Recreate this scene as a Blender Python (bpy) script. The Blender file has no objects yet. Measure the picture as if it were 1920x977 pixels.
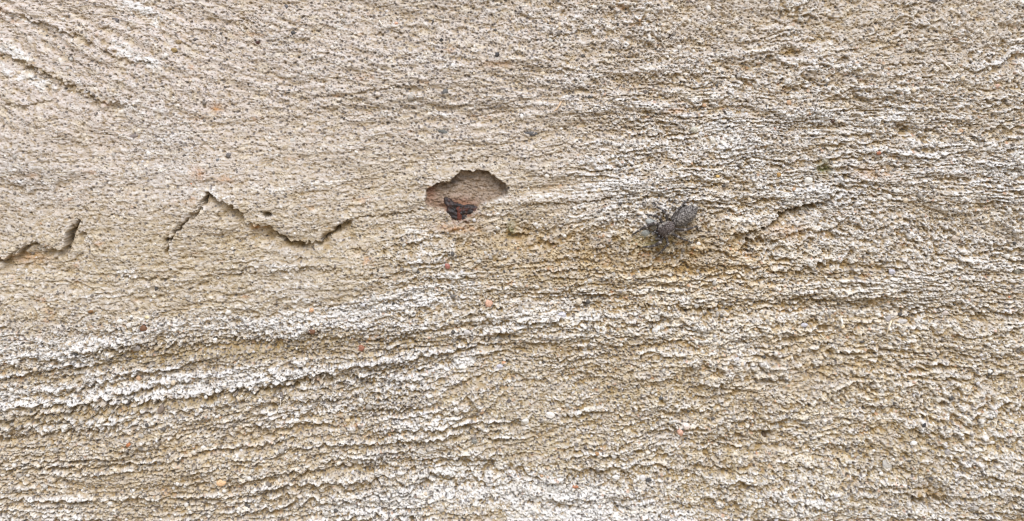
import bpy, bmesh, math, random
import numpy as np
from mathutils import Vector, Matrix, noise as mnoise

R = math.radians
C = bpy.context.scene.collection
scene = bpy.context.scene
# ------------------------------------------------------------------ scale
S = 0.13 / 1920.0            # metres per photograph pixel: the picture spans 13 cm of wall
SHEAR = 0.30                 # ledges sag downwards a little as they stand out from the wall

# ------------------------------------------------------------------ camera, light, exposure
cam_d = bpy.data.cameras.new('camera')
cam = bpy.data.objects.new('camera', cam_d); C.objects.link(cam)
CAM_DIST = 0.112
cam.location = (0, -CAM_DIST, 0)
cam.rotation_euler = (R(90), 0, 0)
cam_d.sensor_width = 36.0
cam_d.lens = 36.0 * CAM_DIST / 0.13
cam_d.clip_start = 0.002
cam_d.clip_end = 200.0
scene.camera = cam

SUN_EL, SUN_AZ = 50.0, 8.0       # azimuth measured from straight in front of the wall, to the right
world = bpy.data.worlds.new('World'); scene.world = world
world.use_nodes = True
wn = world.node_tree
sky = wn.nodes.new('ShaderNodeTexSky'); sky.sky_type = 'NISHITA'; sky.sun_disc = False
sky.sun_elevation = R(SUN_EL); sky.sun_rotation = R(180 - SUN_AZ)
sky.air_density = 1.0; sky.dust_density = 3.0
wn.links.new(sky.outputs[0], wn.nodes['Background'].inputs[0])
wn.nodes['Background'].inputs[1].default_value = 0.135
sun_d = bpy.data.lights.new('sun', 'SUN'); sun_d.energy = 1.65; sun_d.angle = R(38)
sun_d.color = (1.0, 0.985, 0.97)
sun = bpy.data.objects.new('sun', sun_d); C.objects.link(sun)
dirv = Vector((math.cos(R(SUN_EL)) * math.sin(R(SUN_AZ)), -math.cos(R(SUN_EL)) * math.cos(R(SUN_AZ)), math.sin(R(SUN_EL))))
sun.rotation_euler = dirv.to_track_quat('Z', 'Y').to_euler()
sun.location = dirv * 3
vs = scene.view_settings
scene.display_settings.display_device = 'sRGB'
vs.view_transform = 'Standard'; vs.look = 'None'; vs.gamma = 1.0; vs.use_curve_mapping = False
vs.exposure = 0.36
scene.render.engine = 'CYCLES'
scene.cycles.filter_width = 1.25
scene.cycles.max_bounces = 4
scene.cycles.diffuse_bounces = 3

# ------------------------------------------------------------------ numpy noise
F = np.float32
def hsh(xi, yi, seed):
    h = (xi.astype(np.uint32) * np.uint32(374761393)) ^ (yi.astype(np.uint32) * np.uint32(668265263)) ^ np.uint32((seed * 2246822519) & 0xffffffff)
    h = (h ^ (h >> np.uint32(15))) * np.uint32(2246822519)
    h = (h ^ (h >> np.uint32(13))) * np.uint32(3266489917)
    return h ^ (h >> np.uint32(16))
def u01(h): return (h & np.uint32(0xffff)).astype(F) / F(65535)
def u02(h): return (h >> np.uint32(16)).astype(F) / F(65535)
def perlin(x, y, seed=0):
    x = x.astype(F); y = y.astype(F)
    xf = np.floor(x); yf = np.floor(y); xi = xf.astype(np.int32); yi = yf.astype(np.int32)
    dx = x - xf; dy = y - yf
    sx = dx * dx * dx * (dx * (dx * 6 - 15) + 10); sy = dy * dy * dy * (dy * (dy * 6 - 15) + 10)
    def g(ox, oy):
        a = u01(hsh(xi + ox, yi + oy, seed)) * F(6.2831853)
        return np.cos(a) * (dx - ox) + np.sin(a) * (dy - oy)
    a = g(0, 0); b = g(1, 0); a += (b - a) * sx
    c = g(0, 1); b = g(1, 1); c += (b - c) * sx
    return (a + (c - a) * sy) * F(1.5)
def fbm(x, y, oct=3, seed=0, gain=.5):
    t = perlin(x, y, seed); a = 1.0
    for k in range(1, oct):
        a *= gain; t = t + a * perlin(x * (2 ** k) + 13.1 * k, y * (2 ** k) + 7.7 * k, seed + 31 * k)
    return t
def worley(x, y, seed=0, jit=.9):
    """nearest feature distance, its two random numbers"""
    x = x.astype(F); y = y.astype(F)
    xi = np.floor(x).astype(np.int32); yi = np.floor(y).astype(np.int32)
    best = np.full(x.shape, 9, F); r1 = np.zeros(x.shape, F); r2 = np.zeros(x.shape, F)
    for ox in (-1, 0, 1):
        for oy in (-1, 0, 1):
            h = hsh(xi + ox, yi + oy, seed)
            px = (xi + ox) + F(.5) + (u01(h) - F(.5)) * F(jit); py = (yi + oy) + F(.5) + (u02(h) - F(.5)) * F(jit)
            d = (px - x) ** 2 + (py - y) ** 2
            m = d < best
            h2 = hsh(xi + ox, yi + oy, seed + 977)
            best = np.where(m, d, best); r1 = np.where(m, u01(h2), r1); r2 = np.where(m, u02(h2), r2)
    return np.sqrt(best), r1, r2
def sst(a, b, x):
    t = np.clip((x - a) / (b - a), 0, 1); return t * t * (3 - 2 * t)
def blur(a, n):
    for ax in (0, 1):
        for _ in range(2):
            p = np.pad(a, [(n + 1, n) if k == ax else (0, 0) for k in (0, 1)], mode='edge').astype(np.float64)
            c = np.cumsum(p, axis=ax)
            L = a.shape[ax]
            hi = np.take(c, range(2 * n + 1, 2 * n + 1 + L), axis=ax); lo = np.take(c, range(0, L), axis=ax)
            a = ((hi - lo) / (2 * n + 1)).astype(F)
    return a

# ------------------------------------------------------------------ the sheet of wall points, u right and v down in picture pixels
STEP = 1.15
def axis(lo, hi, far_lo, far_hi):
    inner = list(np.arange(lo, hi, STEP))
    def grow(edge, far, sgn):
        out = []; d = STEP; p = edge
        while (far - p) * sgn > 0:
            d *= 1.13; p += sgn * d; out.append(p)
        return out
    a = grow(inner[0], far_lo, -1); b = grow(inner[-1], far_hi, 1)
    return np.array(a[::-1] + inner + b, dtype=F), len(a), len(inner)
ua, u_pad, u_n = axis(-140, 2062, -11000, 13000)
va, v_pad, v_n = axis(-110, 1090, -9500, 16200)
U, V = np.meshgrid(ua, va)

def gauss(cu, cv, su, sv): return np.exp(-((U - cu) / su) ** 2 - ((V - cv) / sv) ** 2)
def box(u0, u1, v0, v1, f=60.):
    return sst(u0 - f, u0 + f, U) * (1 - sst(u1 - f, u1 + f, U)) * sst(v0 - f, v0 + f, V) * (1 - sst(v1 - f, v1 + f, V))

# direction in which the plaster was dragged
slope = -0.05 + 0.62 * gauss(20, 80, 210, 190) + 0.30 * gauss(330, 40, 200, 110) \
    - 0.13 * gauss(350, 760, 500, 150) - 0.08 * gauss(950, 600, 350, 160) - .07 * gauss(1150, 380, 300, 90) \
    + 0.20 * gauss(1750, 420, 200, 120) - 0.08 * gauss(1750, 600, 200, 120) + .12 * gauss(1500, 900, 260, 120) \
    + .1 * gauss(700, 120, 260, 90) - .10 * gauss(1750, 60, 250, 70) + 0.10 * perlin(U / 330, V / 150, 5)
du = np.gradient(ua)[None, :]
off = np.cumsum(slope * du, axis=1)
i0 = int(np.argmin(np.abs(ua - 500)))
Q = V - (off - off[:, i0:i0 + 1])
# keep the drag lines from folding over one another
j0 = int(np.argmin(np.abs(va - 520))); dv = np.diff(va)[:, None]
gq = np.clip(np.diff(Q, axis=0) / dv, .55, 1.8) * dv
cs = np.concatenate([np.zeros((1, Q.shape[1]), F), np.cumsum(gq, axis=0)], 0)
Q = (Q[j0:j0 + 1] + cs - cs[j0:j0 + 1]).astype(F)
Q = Q + 8 * perlin(U / 110, V / 60, 11) + 3.6 * perlin(U / 28, V / 18, 12) + 6 * perlin(U / 60, V / 45, 13) * sst(900, 1300, U)

# zone maps
rough = 0.22 + .75 * box(1120, 2300, 150, 1300, 130) + .35 * box(950, 2300, -300, 160, 120) + .55 * box(700, 1300, 420, 1300, 90) \
    + .42 * box(-300, 800, 590, 1300, 30) + .15 * perlin(U / 130, V / 80, 21)
rough = np.clip(rough, .15, 1.05)
smoothTL = np.clip(1 - rough, 0, 1)

# ---- polylines with a sharp step (flaking skin, ledges): (points, height, reach below, reach above, jaggedness)
def poly_dist(pts, wob, seed):
    pts = np.array(pts, F); m = 130
    i_0 = np.searchsorted(ua, pts[:, 0].min() - m); i_1 = np.searchsorted(ua, pts[:, 0].max() + m)
    j_0 = np.searchsorted(va, pts[:, 1].min() - m); j_1 = np.searchsorted(va, pts[:, 1].max() + m)
    sl = (slice(j_0, j_1), slice(i_0, i_1))
    u = U[sl] + wob * fbm(U[sl] / 13, V[sl] / 13, 3, seed); v = V[sl] + wob * fbm(U[sl] / 11, V[sl] / 11, 3, seed + 1)
    best = np.full(u.shape, 1e9, F); sg = np.ones(u.shape, F); tt = np.zeros(u.shape, F); n = len(pts) - 1
    bt = np.zeros(u.shape, F)
    for k in range(n):
        a, b = pts[k], pts[k + 1]; ab = b - a; L2 = float(ab @ ab)
        t = ((u - a[0]) * ab[0] + (v - a[1]) * ab[1]) / L2
        tc = np.clip(t, 0, 1)
        dx = u - a[0] - tc * ab[0]; dy = v - a[1] - tc * ab[1]
        d = dx * dx + dy * dy
        cr = (ab[0] * (v - a[1]) - ab[1] * (u - a[0])) / math.sqrt(L2)
        d = d - 1e-3 * np.abs(cr)
        mk = d < best
        best = np.where(mk, d, best); sg = np.where(mk, np.where(cr > 0, 1, -1), sg); tt = np.where(mk, (k + tc) / n, tt)
    return sl, np.sqrt(np.maximum(best, 0)) * sg, tt
def step_line(H, pts, A, down, up, wob=5, seed=0, bias=.65, ends=.12):
    wob = wob * 1.5
    """low on the side right of the walking direction"""
    sl, d, t = poly_dist(pts, wob, seed)
    w = sst(0, ends, t) * (1 - sst(1 - ends, 1, t)) if ends > 0 else 1.0
    w = w * (.75 + .8 * perlin(U[sl] / 24, V[sl] / 24, seed + 9))
    lo = -bias * np.exp(-np.maximum(d, 0) / down); hi = (1 - bias) * np.exp(-np.maximum(-d, 0) / up)
    k = sst(-.9, .9, d)
    H[sl] += A * w * (hi * (1 - k) + lo * k)
def groove(H, pts, depth, width, wob=4, seed=0):
    sl, d, t = poly_dist(pts, wob, seed)
    w = sst(0, .15, t) * (1 - sst(.85, 1, t)) * (.7 + .6 * perlin(U[sl] / 14, V[sl] / 14, seed + 4))
    H[sl] -= depth * w * np.exp(-(d / width) ** 2)

# shingled ledges left by the float
def saw(P, L, seed, warp=1.3, sharp=.14):
    ph = Q / P + warp * fbm(U / L, Q / (P * 1.7), 2, seed) + .35 * perlin(U / (P * .45), V / (P * .5), seed + 3)
    f = ph - np.floor(ph)
    return np.where(f < 1 - sharp, f / (1 - sharp), (1 - f) / sharp).astype(F)
def ampmod(su, sv, seed, lo=-.15, hi=.35): return sst(lo, hi, perlin(U / su, Q / sv, seed))
H = 9 * perlin(U / 420, V / 260, 1) + 6 * perlin(U / 150, Q / 60, 2)
H += 5.0 * (saw(47, 260, 40, .9) - .5) * ampmod(240, 60, 41) * (.45 + .75 * rough)
longz = np.clip(1.0 * sst(600, 700, V + .06 * U) * (1 - sst(820, 1050, U)) + .42 * sst(380, 470, V + .02 * U) * sst(900, 1150, U) * (1 - .5 * sst(760, 900, V)) + .35 * sst(440, 500, V) * (1 - sst(560, 640, V)) * (1 - sst(800, 1000, U)) + .2 * sst(1300, 1500, U), 0, 1)
H += 8.5 * (saw(31, 700, 47, .75, .22) - .5) * ampmod(420, 30, 48, -.25, .2) * longz
H += 5.0 * (saw(17, 420, 49, .7, .22) - .5) * ampmod(260, 20, 50, -.25, .25) * (.13 + .8 * longz)
H += 4.4 * (saw(23, 150, 42, .9) - .5) * ampmod(140, 30, 43, -.3, .3) * (.35 + .8 * rough)
H += 2.9 * (saw(12, 70, 44, .9) - .5) * ampmod(70, 16, 45, -.4, .2) * (.55 + .6 * rough)
H += 2.2 * perlin(U / 24, Q / 6.5, 46) * (.4 + .5 * rough)
H += 3.0 * perlin(U / 60, Q / 24, 54)
# diagonal drag marks crossing the level ones
D2 = V - .62 * U + 8 * perlin(U / 60, V / 60, 50)
dg = .35 * box(1050, 2300, -300, 520, 150) + .3 * box(1300, 2300, 560, 1200, 120) + .25 * box(300, 1100, -200, 280, 80)
H += 4.6 * perlin(D2 / 9.5, (U + .6 * V) / 42, 51) * dg + 3.4 * perlin(D2 / 21, (U + .6 * V) / 60, 55) * dg

calm = 1 - .38 * np.clip(gauss(250, 200, 520, 300) + .4 * gauss(800, 100, 350, 200), 0, 1)
H *= calm
H += 11 * perlin(U / 270, V / 190, 3)
# long sweeps of the trowel across the smoother upper coat
H += 3.9 * perlin((V - .58 * U + 9 * perlin(U / 70, V / 70, 59)) / 17, (U + .58 * V) / 130, 56) * np.clip(1.2 * gauss(70, 90, 250, 190), 0, 1)
H += 3.2 * perlin((V - .30 * U) / 13, (U + .3 * V) / 110, 57) * np.clip(gauss(700, 110, 480, 160), 0, 1) + 2.2 * perlin((V + .12 * U) / 10, (U - .12 * V) / 90, 58) * gauss(800, 180, 500, 130)
H0 = H.copy()
# explicit ledges
EDGE = [
 ([(-60,500),(0,487),(25,480),(42,466),(58,456),(72,457),(84,468),(113,472),(121,458),(124,441),(131,432),(137,424)], 21, 34, 40, 3.0, 0.02),
 ([(386,392),(383,378),(384,364),(392,360),(402,365),(415,375),(440,385),(458,398),(461,415),(490,422),(513,425),(516,438),(530,441),(545,455),(575,457),(605,450),(616,437),(635,425),(646,415),(665,408)], 20, 26, 30, 3.2, .05),
 ([(0,697),(70,690),(150,665),(250,652),(350,648),(480,637),(560,630),(640,612)], 9, 34, 40, 9, .1),
 ([(-60,792),(0,786),(100,775),(160,768),(250,754),(350,746),(430,738),(480,732),(560,722),(660,706),(740,700)], 13, 20, 40, 7, .06),
 ([(-60,828),(0,824),(150,808),(250,797),(330,783)], 10, 14, 22, 5, .15),
 ([(480,718),(540,714),(600,704),(640,700)], 10, 16, 22, 5, .2),
 ([(-60,85),(0,100),(40,112),(75,135),(120,155),(175,183),(205,193),(270,190)], 9, 20, 22, 6, .12),
 ([(-60,5),(0,18),(45,30),(95,47),(150,66),(190,88)], 9, 14, 20, 5, .15),
 ([(0,195),(40,197),(70,192),(110,184)], 6, 10, 14, 4, .2),
 ([(180,88),(230,110),(290,118),(330,120)], 6, 12, 16, 4, .2),
 ([(960,611),(1000,603),(1030,599),(1062,596)], 13, 12, 20, 4, .15),
 ([(840,636),(880,646),(920,640),(965,612)], 11, 16, 20, 4, .2),
 ([(955,415),(956,438),(1008,442),(1020,452),(1052,462)], 11, 16, 20, 3, .15),
 ([(956,385),(1020,381),(1085,380),(1110,373),(1170,368),(1220,362),(1300,357)], 6, 9, 14, 3, .15),
 ([(1340,440),(1400,436),(1440,427),(1456,417),(1470,404),(1486,397),(1510,387),(1540,384),(1562,378)], 18, 20, 18, 3, .12),
 ([(1385,478),(1396,460),(1404,449),(1430,450),(1475,458)], 14, 14, 14, 3, .15),
 ([(1210,477),(1280,470),(1370,472),(1450,465)], 7, 12, 16, 5, .2),
 ([(1290,505),(1340,510),(1400,508),(1500,512),(1570,512)], 7, 12, 14, 5, .2),
 ([(1400,565),(1500,563),(1600,566),(1680,560)], 8, 10, 18, 5, .2),
 ([(1020,545),(1080,552),(1150,550)], 8, 12, 14, 5, .2),
 ([(1160,575),(1240,574),(1330,578),(1380,580)], 9, 12, 14, 5, .2),
 ([(1340,648),(1360,640),(1395,638),(1430,645)], 8, 10, 14, 4, .2),
 ([(680,775),(740,768),(790,762)], 8, 12, 18, 5, .2),
 ([(480,760),(540,752),(620,750),(700,748)], 9, 14, 18, 5, .2),
 ([(800,855),(850,838),(900,824),(960,818)], 7, 10, 15, 5, .2),
 ([(480,900),(560,890),(660,872),(720,862)], 8, 12, 18, 5, .2),
 ([(880,945),(960,925),(1020,932),(1080,938)], 9, 14, 20, 5, .2),
 ([(1690,915),(1715,930),(1745,935),(1790,928)], 15, 16, 22, 4, .15),
 ([(1300,838),(1350,820),(1385,815),(1420,818)], 9, 12, 14, 4, .2),
 ([(1440,885),(1500,878),(1560,870)], 7, 10, 14, 5, .2),
 ([(1590,770),(1650,762),(1720,760),(1790,752)], 8, 10, 14, 5, .2),
 ([(1820,590),(1870,585),(1960,592)], 9, 12, 14, 5, .2),
 ([(1700,60),(1725,48),(1760,38),(1800,45)], 6, 8, 12, 4, .2),
 ([(1380,120),(1420,112),(1470,100),(1530,98)], 7, 10, 14, 4, .2),
 ([(1600,115),(1670,120),(1740,115),(1790,125)], 7, 10, 14, 4, .2),
 ([(1690,248),(1740,240),(1800,255),(1860,265)], 8, 10, 14, 5, .2),
 ([(1820,315),(1870,312),(1910,318),(1960,310)], 8, 10, 14, 4, .2),
 ([(640,180),(690,168),(760,160),(800,155)], 6, 9, 14, 4, .2),
 ([(690,65),(730,60),(790,58)], 8, 9, 12, 3, .25),
 ([(1180,150),(1230,142),(1300,138),(1350,130)], 6, 9, 14, 4, .2),
 ([(1240,232),(1300,228),(1370,225),(1440,222)], 7, 8, 14, 4, .2),
 ([(960,80),(1030,68),(1100,56),(1130,52)], 6, 8, 12, 3, .2),
 ([(620,470),(700,465),(760,458),(830,455)], 6, 9, 14, 4, .2),
 ([(330,520),(440,515),(560,505),(680,505)], 6, 9, 14, 4, .2),
 ([(215,518),(240,520),(300,522),(320,520)], 7, 9, 12, 3, .2),
 ([(120,618),(180,625),(260,612)], 6, 10, 14, 4, .2),
 ([(560,580),(660,575),(760,560)], 6, 9, 14, 5, .2),
]
for k, (pts, A, dn, up, wob, en) in enumerate(EDGE):
    step_line(H, pts, A, dn, up, wob, 100 + 10 * k, .78, en)
# open cracks
for k, (pts, dep, wd) in enumerate([
 ([(118,478),(122,462),(126,442),(134,430),(145,417),(146,414)], 22, 3.1),
 ([(14,482),(40,468),(56,457),(74,458)], 8, 3.0),
 ([(318,484),(314,470),(311,457),(328,438),(350,415),(372,397),(385,382)], 17, 2.7),
 ([(380,384),(384,372),(390,362),(402,366)], 20, 3.6),
 ([(440,388),(456,400)], 8, 3.0), ([(513,428),(520,440),(545,456),(580,458)], 14, 3.0),
 ([(600,452),(616,438),(636,426)], 16, 4.4),
 ([(965,381),(1010,380),(1060,380),(1090,379),(1150,369),(1210,362)], 5, 1.8),
 ([(1408,434),(1440,427),(1458,417),(1468,406),(1482,398),(1512,388),(1545,384),(1570,366),(1584,346)], 17, 2.6), ([(1395,462),(1404,472),(1408,480)], 8, 2.4),
 ([(655,412),(690,406),(720,408),(760,400),(792,398)], 7, 1.7), ([(575,457),(560,462),(548,470)], 6, 1.6),
 ([(1590,312),(1587,330),(1582,345)], 8, 2.2), ([(1510,385),(1522,393),(1534,394)], 8, 2.4),
 ([(1895,322),(1905,318),(1908,312)], 9, 3.0), ([(1222,640),(1224,616),(1222,600)], 5, 1.8),
]): groove(H, pts, dep * 1.1, wd, 4.5, (105 if k < 2 else 110 if k < 7 else 700 + 11 * k))

# the hollow where a chip fell out
HOL = [(796,383),(797,366),(804,352),(819,343),(842,341),(850,334),(857,325),(870,319),(885,322),(900,319),(920,324),(931,335),(945,343),(956,352),(952,363),(940,371),(922,376),(908,383),(898,392),(884,406),(874,415),(860,417),(843,408),(834,396),(812,398)]
def inside(poly, u, v):
    m = np.zeros(u.shape, bool); n = len(poly)
    for k in range(n):
        x1, y1 = poly[k]; x2, y2 = poly[(k + 1) % n]
        c = ((y1 > v) != (y2 > v)) & (u < (x2 - x1) * (v - y1) / (y2 - y1 + 1e-9) + x1)
        m ^= c
    return m
hp = HOL + [HOL[0]]
sl, d, t = poly_dist(hp, 3.0, 901)
uw = U[sl] + 3.0 * fbm(U[sl] / 13, V[sl] / 13, 3, 901); vw = V[sl] + 3.0 * fbm(U[sl] / 11, V[sl] / 11, 3, 902)
ins = inside(HOL, uw, vw); dist = np.where(ins, np.abs(d), -np.abs(d))
fl = sst(-.8, 2.2 + 9 * sst(372, 402, V[sl]), dist)
topness = 1 - sst(345, 400, V[sl] + (880 - U[sl]) * .18) * .85
Hs = H[sl]; lvl = blur(Hs, 14)
Hs += fl * (lvl - Hs) * .85 + fl * (-19 * topness + 3.4 * fbm(U[sl] / 17, V[sl] / 8, 4, 903, .6) + 1.5 * fbm(U[sl] / 4, V[sl] / 2.6, 2, 905))

HOLM = np.zeros(U.shape, F); HOLM[sl] = fl
# small round holes and pits
PITS = [(502,401,6,22),(1480,97,16,9),(1740,928,26,12),(1213,208,9,6),(1696,240,15,15),(1735,262,9,10),(1148,945,18,9),(1547,318,12,14),(1612,300,7,9),(1578,318,7,9),(1187,405,9,9),
        (1055,25,9,6),(250,256,12,3),(510,762,6,9),(1438,815,9,12),(1545,620,12,7),(1360,885,12,6),(965,795,10,7),(845,690,12,6),
        (1650,800,9,6),(1100,760,12,6),(480,80,9,5),(330,80,5,4),(780,70,8,4),(860,60,10,5),(870,455,16,6),(215,97,5,5),(975,432,20,6)]
for k, (cu, cv, r, dep) in enumerate(PITS):
    H -= dep * np.exp(-(((U - cu) / (r * 1.15)) ** 2 + ((V - cv) / (r * .75)) ** 2) ** 1.4) * (1 if r < 7 else .8 + .5 * perlin(U / 9, V / 7, 800 + k))
# blurred copy for "raised or recessed" decisions
Hmid = blur(H, 9)
rel = H - Hmid

# ---- grain: sand that stands proud, pores, crust
fresh = 1 - .85 * HOLM
g1, ga, gb = worley(U / 7.2, V / 6.4, 61)
g2, gc, gd = worley(U / 4.3 + 3 * perlin(U / 30, V / 30, 62), V / 4.0, 63)
g3, ge, gf = worley(U / 12.5, V / 11.5, 64)
crust = fbm(U / 5.2, V / 4.4, 3, 65, .6)
grain1 = np.sqrt(np.clip(1 - (g1 / .52) ** 2, 0, 1)) * (ga > .55)
pore = (1 - sst(.14, .36, g2)) * (gc > .5)
pore_big = (1 - sst(.10, .26, g3)) * (ge > .72)
lace = 1 - np.abs(perlin(U / 5.5 + crust, V / 5.0, 66)) * 2.6
gr = rough * fresh
lowband = sst(560, 640, V) * (1 - sst(700, 900, U))
H += (.85 * crust + .95 * grain1 + .5 * np.clip(lace, -1, 1)) * gr * 1.1
H += (.42 * crust + .5 * perlin(U / 2.6, V / 2.2, 67)) * fresh * calm
H -= pore * (1.2 + 3.4 * gr) + pore_big * 3.2 * fresh
rel0 = H0 - blur(H0, 9)
print('height range', H.min(), H.max())

# ------------------------------------------------------------------ pigments of the wall (plaster colours, plus painted-in groove shade and broad brightness)
def col(*c): return np.array(c, F)
tan = col(.46, .395, .285); tan2 = col(.50, .455, .40); pinkish = col(.60, .55, .53); olive = col(.385, .325, .18)
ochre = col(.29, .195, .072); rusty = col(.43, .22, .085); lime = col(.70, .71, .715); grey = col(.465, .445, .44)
cream = col(.72, .66, .54); dark = col(.13, .115, .10); algae = col(.20, .22, .09)
def mix(c, k, w): return c + (k - c) * w[..., None]
n1 = fbm(U / 210, V / 130, 3, 70); n2 = fbm(U / 34, Q / 12, 3, 71); n3 = fbm(U / 11, V / 7, 3, 72); n4 = perlin(U / 3.3, V / 3., 73)
P = np.broadcast_to(tan2, U.shape + (3,)).astype(F).copy()
P = mix(P, pinkish, np.clip(.95 * gauss(100, 90, 520, 330) + .75 * gauss(1000, 90, 900, 250) + .3 * n1, 0, 1))  # pinkish coat; broad brightness toward upper left is painted in too
P = mix(P, tan, np.clip(.55 * gauss(450, 480, 500, 110) + .35 * n2 + .1, 0, .9))
P = mix(P, grey, np.clip(.6 * sst(.1, .7, n1 + .5 * n2) + .45 * gauss(20, 330, 110, 80) + .25 * gauss(800, 130, 260, 130), 0, .8))
P = mix(P, olive, np.clip(.8 * sst(380, 800, V + 100 * n1) * (.45 + .55 * n2) * (.5 + .5 * sst(200, 1300, U)) + .15, 0, .75) * (1 - .6 * gauss(100, 90, 520, 330)))  # olive mortar; broad dimming toward lower right is painted in too
# fine streaks of greyer and paler cement skin along the drag direction
s1 = fbm(U / 26, Q / 5.5, 3, 90); s2 = fbm(U / 9, Q / 3.6, 2, 91)
P = mix(P, grey, np.clip(.35 * sst(-.1, .5, s1), 0, 1))
P = mix(P, col(.66, .64, .61), np.clip(.75 * sst(.12, .62, s2 + .35 * s1) * (1 - .4 * rough), 0, 1))
P = mix(P, col(.335, .265, .165), np.clip(.7 * sst(.18, .62, -s2 - .3 * s1 + .2 * perlin(U / 70, V / 40, 92)), 0, 1))
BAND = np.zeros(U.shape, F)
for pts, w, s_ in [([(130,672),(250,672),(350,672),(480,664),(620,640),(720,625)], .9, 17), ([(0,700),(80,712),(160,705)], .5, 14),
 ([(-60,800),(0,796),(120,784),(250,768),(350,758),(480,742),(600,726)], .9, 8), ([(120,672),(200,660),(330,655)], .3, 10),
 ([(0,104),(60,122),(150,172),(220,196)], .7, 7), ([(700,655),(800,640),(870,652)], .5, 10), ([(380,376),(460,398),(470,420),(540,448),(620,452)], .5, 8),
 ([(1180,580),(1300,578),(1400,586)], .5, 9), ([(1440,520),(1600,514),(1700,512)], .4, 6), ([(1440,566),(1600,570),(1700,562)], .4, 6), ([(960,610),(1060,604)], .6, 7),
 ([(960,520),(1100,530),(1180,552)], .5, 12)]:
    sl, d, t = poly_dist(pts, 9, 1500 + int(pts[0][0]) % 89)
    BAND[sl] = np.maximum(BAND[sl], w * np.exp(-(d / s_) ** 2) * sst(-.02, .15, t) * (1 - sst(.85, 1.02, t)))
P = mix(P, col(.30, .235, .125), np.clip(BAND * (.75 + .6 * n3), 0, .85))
# ochre mortar between the limewash; recesses also get their warm shade painted in
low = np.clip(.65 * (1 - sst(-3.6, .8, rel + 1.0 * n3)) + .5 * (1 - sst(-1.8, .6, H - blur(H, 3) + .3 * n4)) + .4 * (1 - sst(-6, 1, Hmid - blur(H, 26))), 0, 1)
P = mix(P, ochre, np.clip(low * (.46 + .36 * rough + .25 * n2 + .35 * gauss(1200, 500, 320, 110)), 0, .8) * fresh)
P = mix(P, rusty, np.clip(.6 * sst(.65, 1.05, fbm(U / 55, V / 26, 3, 75) + .28 * gauss(1250, 500, 260, 70) + .2 * gauss(40, 560, 110, 110)) * (.5 + .8 * n3), 0, .55))
# limewash left on the raised grain
Wz = .13 + .15 * rough
for pts, w, s_ in [
 ([(-60,665),(0,655),(120,665),(250,630),(380,612),(480,612),(640,592),(780,560),(900,560)], .47, 27),
 ([(-60,762),(0,750),(150,742),(300,732),(420,728),(480,712),(560,702),(640,694)], .42, 21),
 ([(0,812),(120,796),(250,786),(330,776)], .35, 11),
 ([(700,722),(780,710),(850,690),(900,668)], .45, 12), ([(830,636),(900,622),(980,600),(1060,588)], .5, 13),
 ([(480,790),(560,775),(660,765)], .4, 10), ([(700,795),(780,800),(860,780)], .4, 12),
 ([(560,960),(700,950),(800,930),(960,925),(1080,920),(1160,935)], .62, 24), ([(940,970),(1100,975),(1240,978)], .7, 25),
 ([(760,880),(880,880),(980,890),(1060,900)], .4, 22),
 ([(960,360),(1050,358),(1130,352),(1200,345)], .22, 12), ([(1060,400),(1140,410),(1200,425)], .3, 20),
 ([(1340,395),(1400,412),(1460,400)], .45, 16), ([(1400,340),(1480,350),(1560,358)], .25, 16),
 ([(1440,540),(1540,535),(1640,540),(1700,530)], .45, 13), ([(1440,590),(1530,585),(1640,575)], .35, 11),
 ([(1180,545),(1240,552),(1300,560)], .35, 11), ([(1250,600),(1340,640),(1400,660)], .3, 14),
 ([(1370,660),(1440,720),(1500,760)], .2, 18), ([(1520,225),(1600,240),(1700,205)], .4, 22),
 ([(1320,240),(1400,280),(1440,330)], .35, 30), ([(0,92),(40,102),(60,116)], .8, 9), ([(0,25),(50,34),(100,50)], .5, 9),
 ([(210,80),(250,104),(300,122)], .7, 9), ([(230,0),(270,20),(300,50)], .6, 12), ([(140,150),(165,172),(185,182)], .6, 7),
 ([(0,130),(60,150),(100,165)], .4, 10), ([(180,190),(260,200),(330,210)], .2, 20), ([(370,355),(430,362),(560,350),(640,345)], .3, 12),
 ([(700,210),(790,205),(830,212)], .4, 8), ([(620,50),(700,45),(740,50)], .35, 14), ([(210,515),(240,512),(260,512)], .8, 6),
 ([(740,410),(790,455),(860,520),(900,545)], .35, 16), ([(1380,900),(1480,930),(1560,960)], .2, 30), ([(1190,965),(1290,975)], .5, 15),
 ([(1420,470),(1500,480),(1600,490)], .3, 16), ([(1640,580),(1720,590),(1740,600)], .35, 12)]:
    sl, d, t = poly_dist(pts, 12, 1200 + int(pts[0][0]) % 97)
    Wz[sl] += .85 * w * np.exp(-(d / s_) ** 2) * sst(-.02, .1, t) * (1 - sst(.9, 1.02, t))
Wz -= .5 * BAND
Wz += .20 * n1 + .12 * n2 - .5 * gauss(1150, 470, 240, 60) * 0.5 - .15 * gauss(350, 430, 300, 80)
wv = Wz * 1.5 - .60 + .15 * (.75 * rel0 + .25 * rel) + .5 * crust * (.3 + .7 * rough) + .38 * lace * rough + .28 * n3 + .16 * n4
P = mix(P, lime, np.clip(sst(-.08, .50, wv), 0, 1) * .90 * fresh)
P = mix(P, cream, np.clip(sst(.3, .8, n2 + .4 * n3), 0, 1) * .35 * fresh)
# each sand grain its own stone
stone = np.stack([np.interp(gb, [0, .35, .6, .8, .93, 1], c) for c in ([.42, .55, .40, .62, .52, .46], [.40, .53, .37, .57, .40, .24], [.37, .52, .33, .48, .27, .15])], -1).astype(F)
gm = ((g1 < .38) & (ga > .60 - .25 * lowband)).astype(F) * np.clip(gr * 1.2 - .1, 0, 1) * .62
P = P + (stone - P) * gm[..., None]
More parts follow.
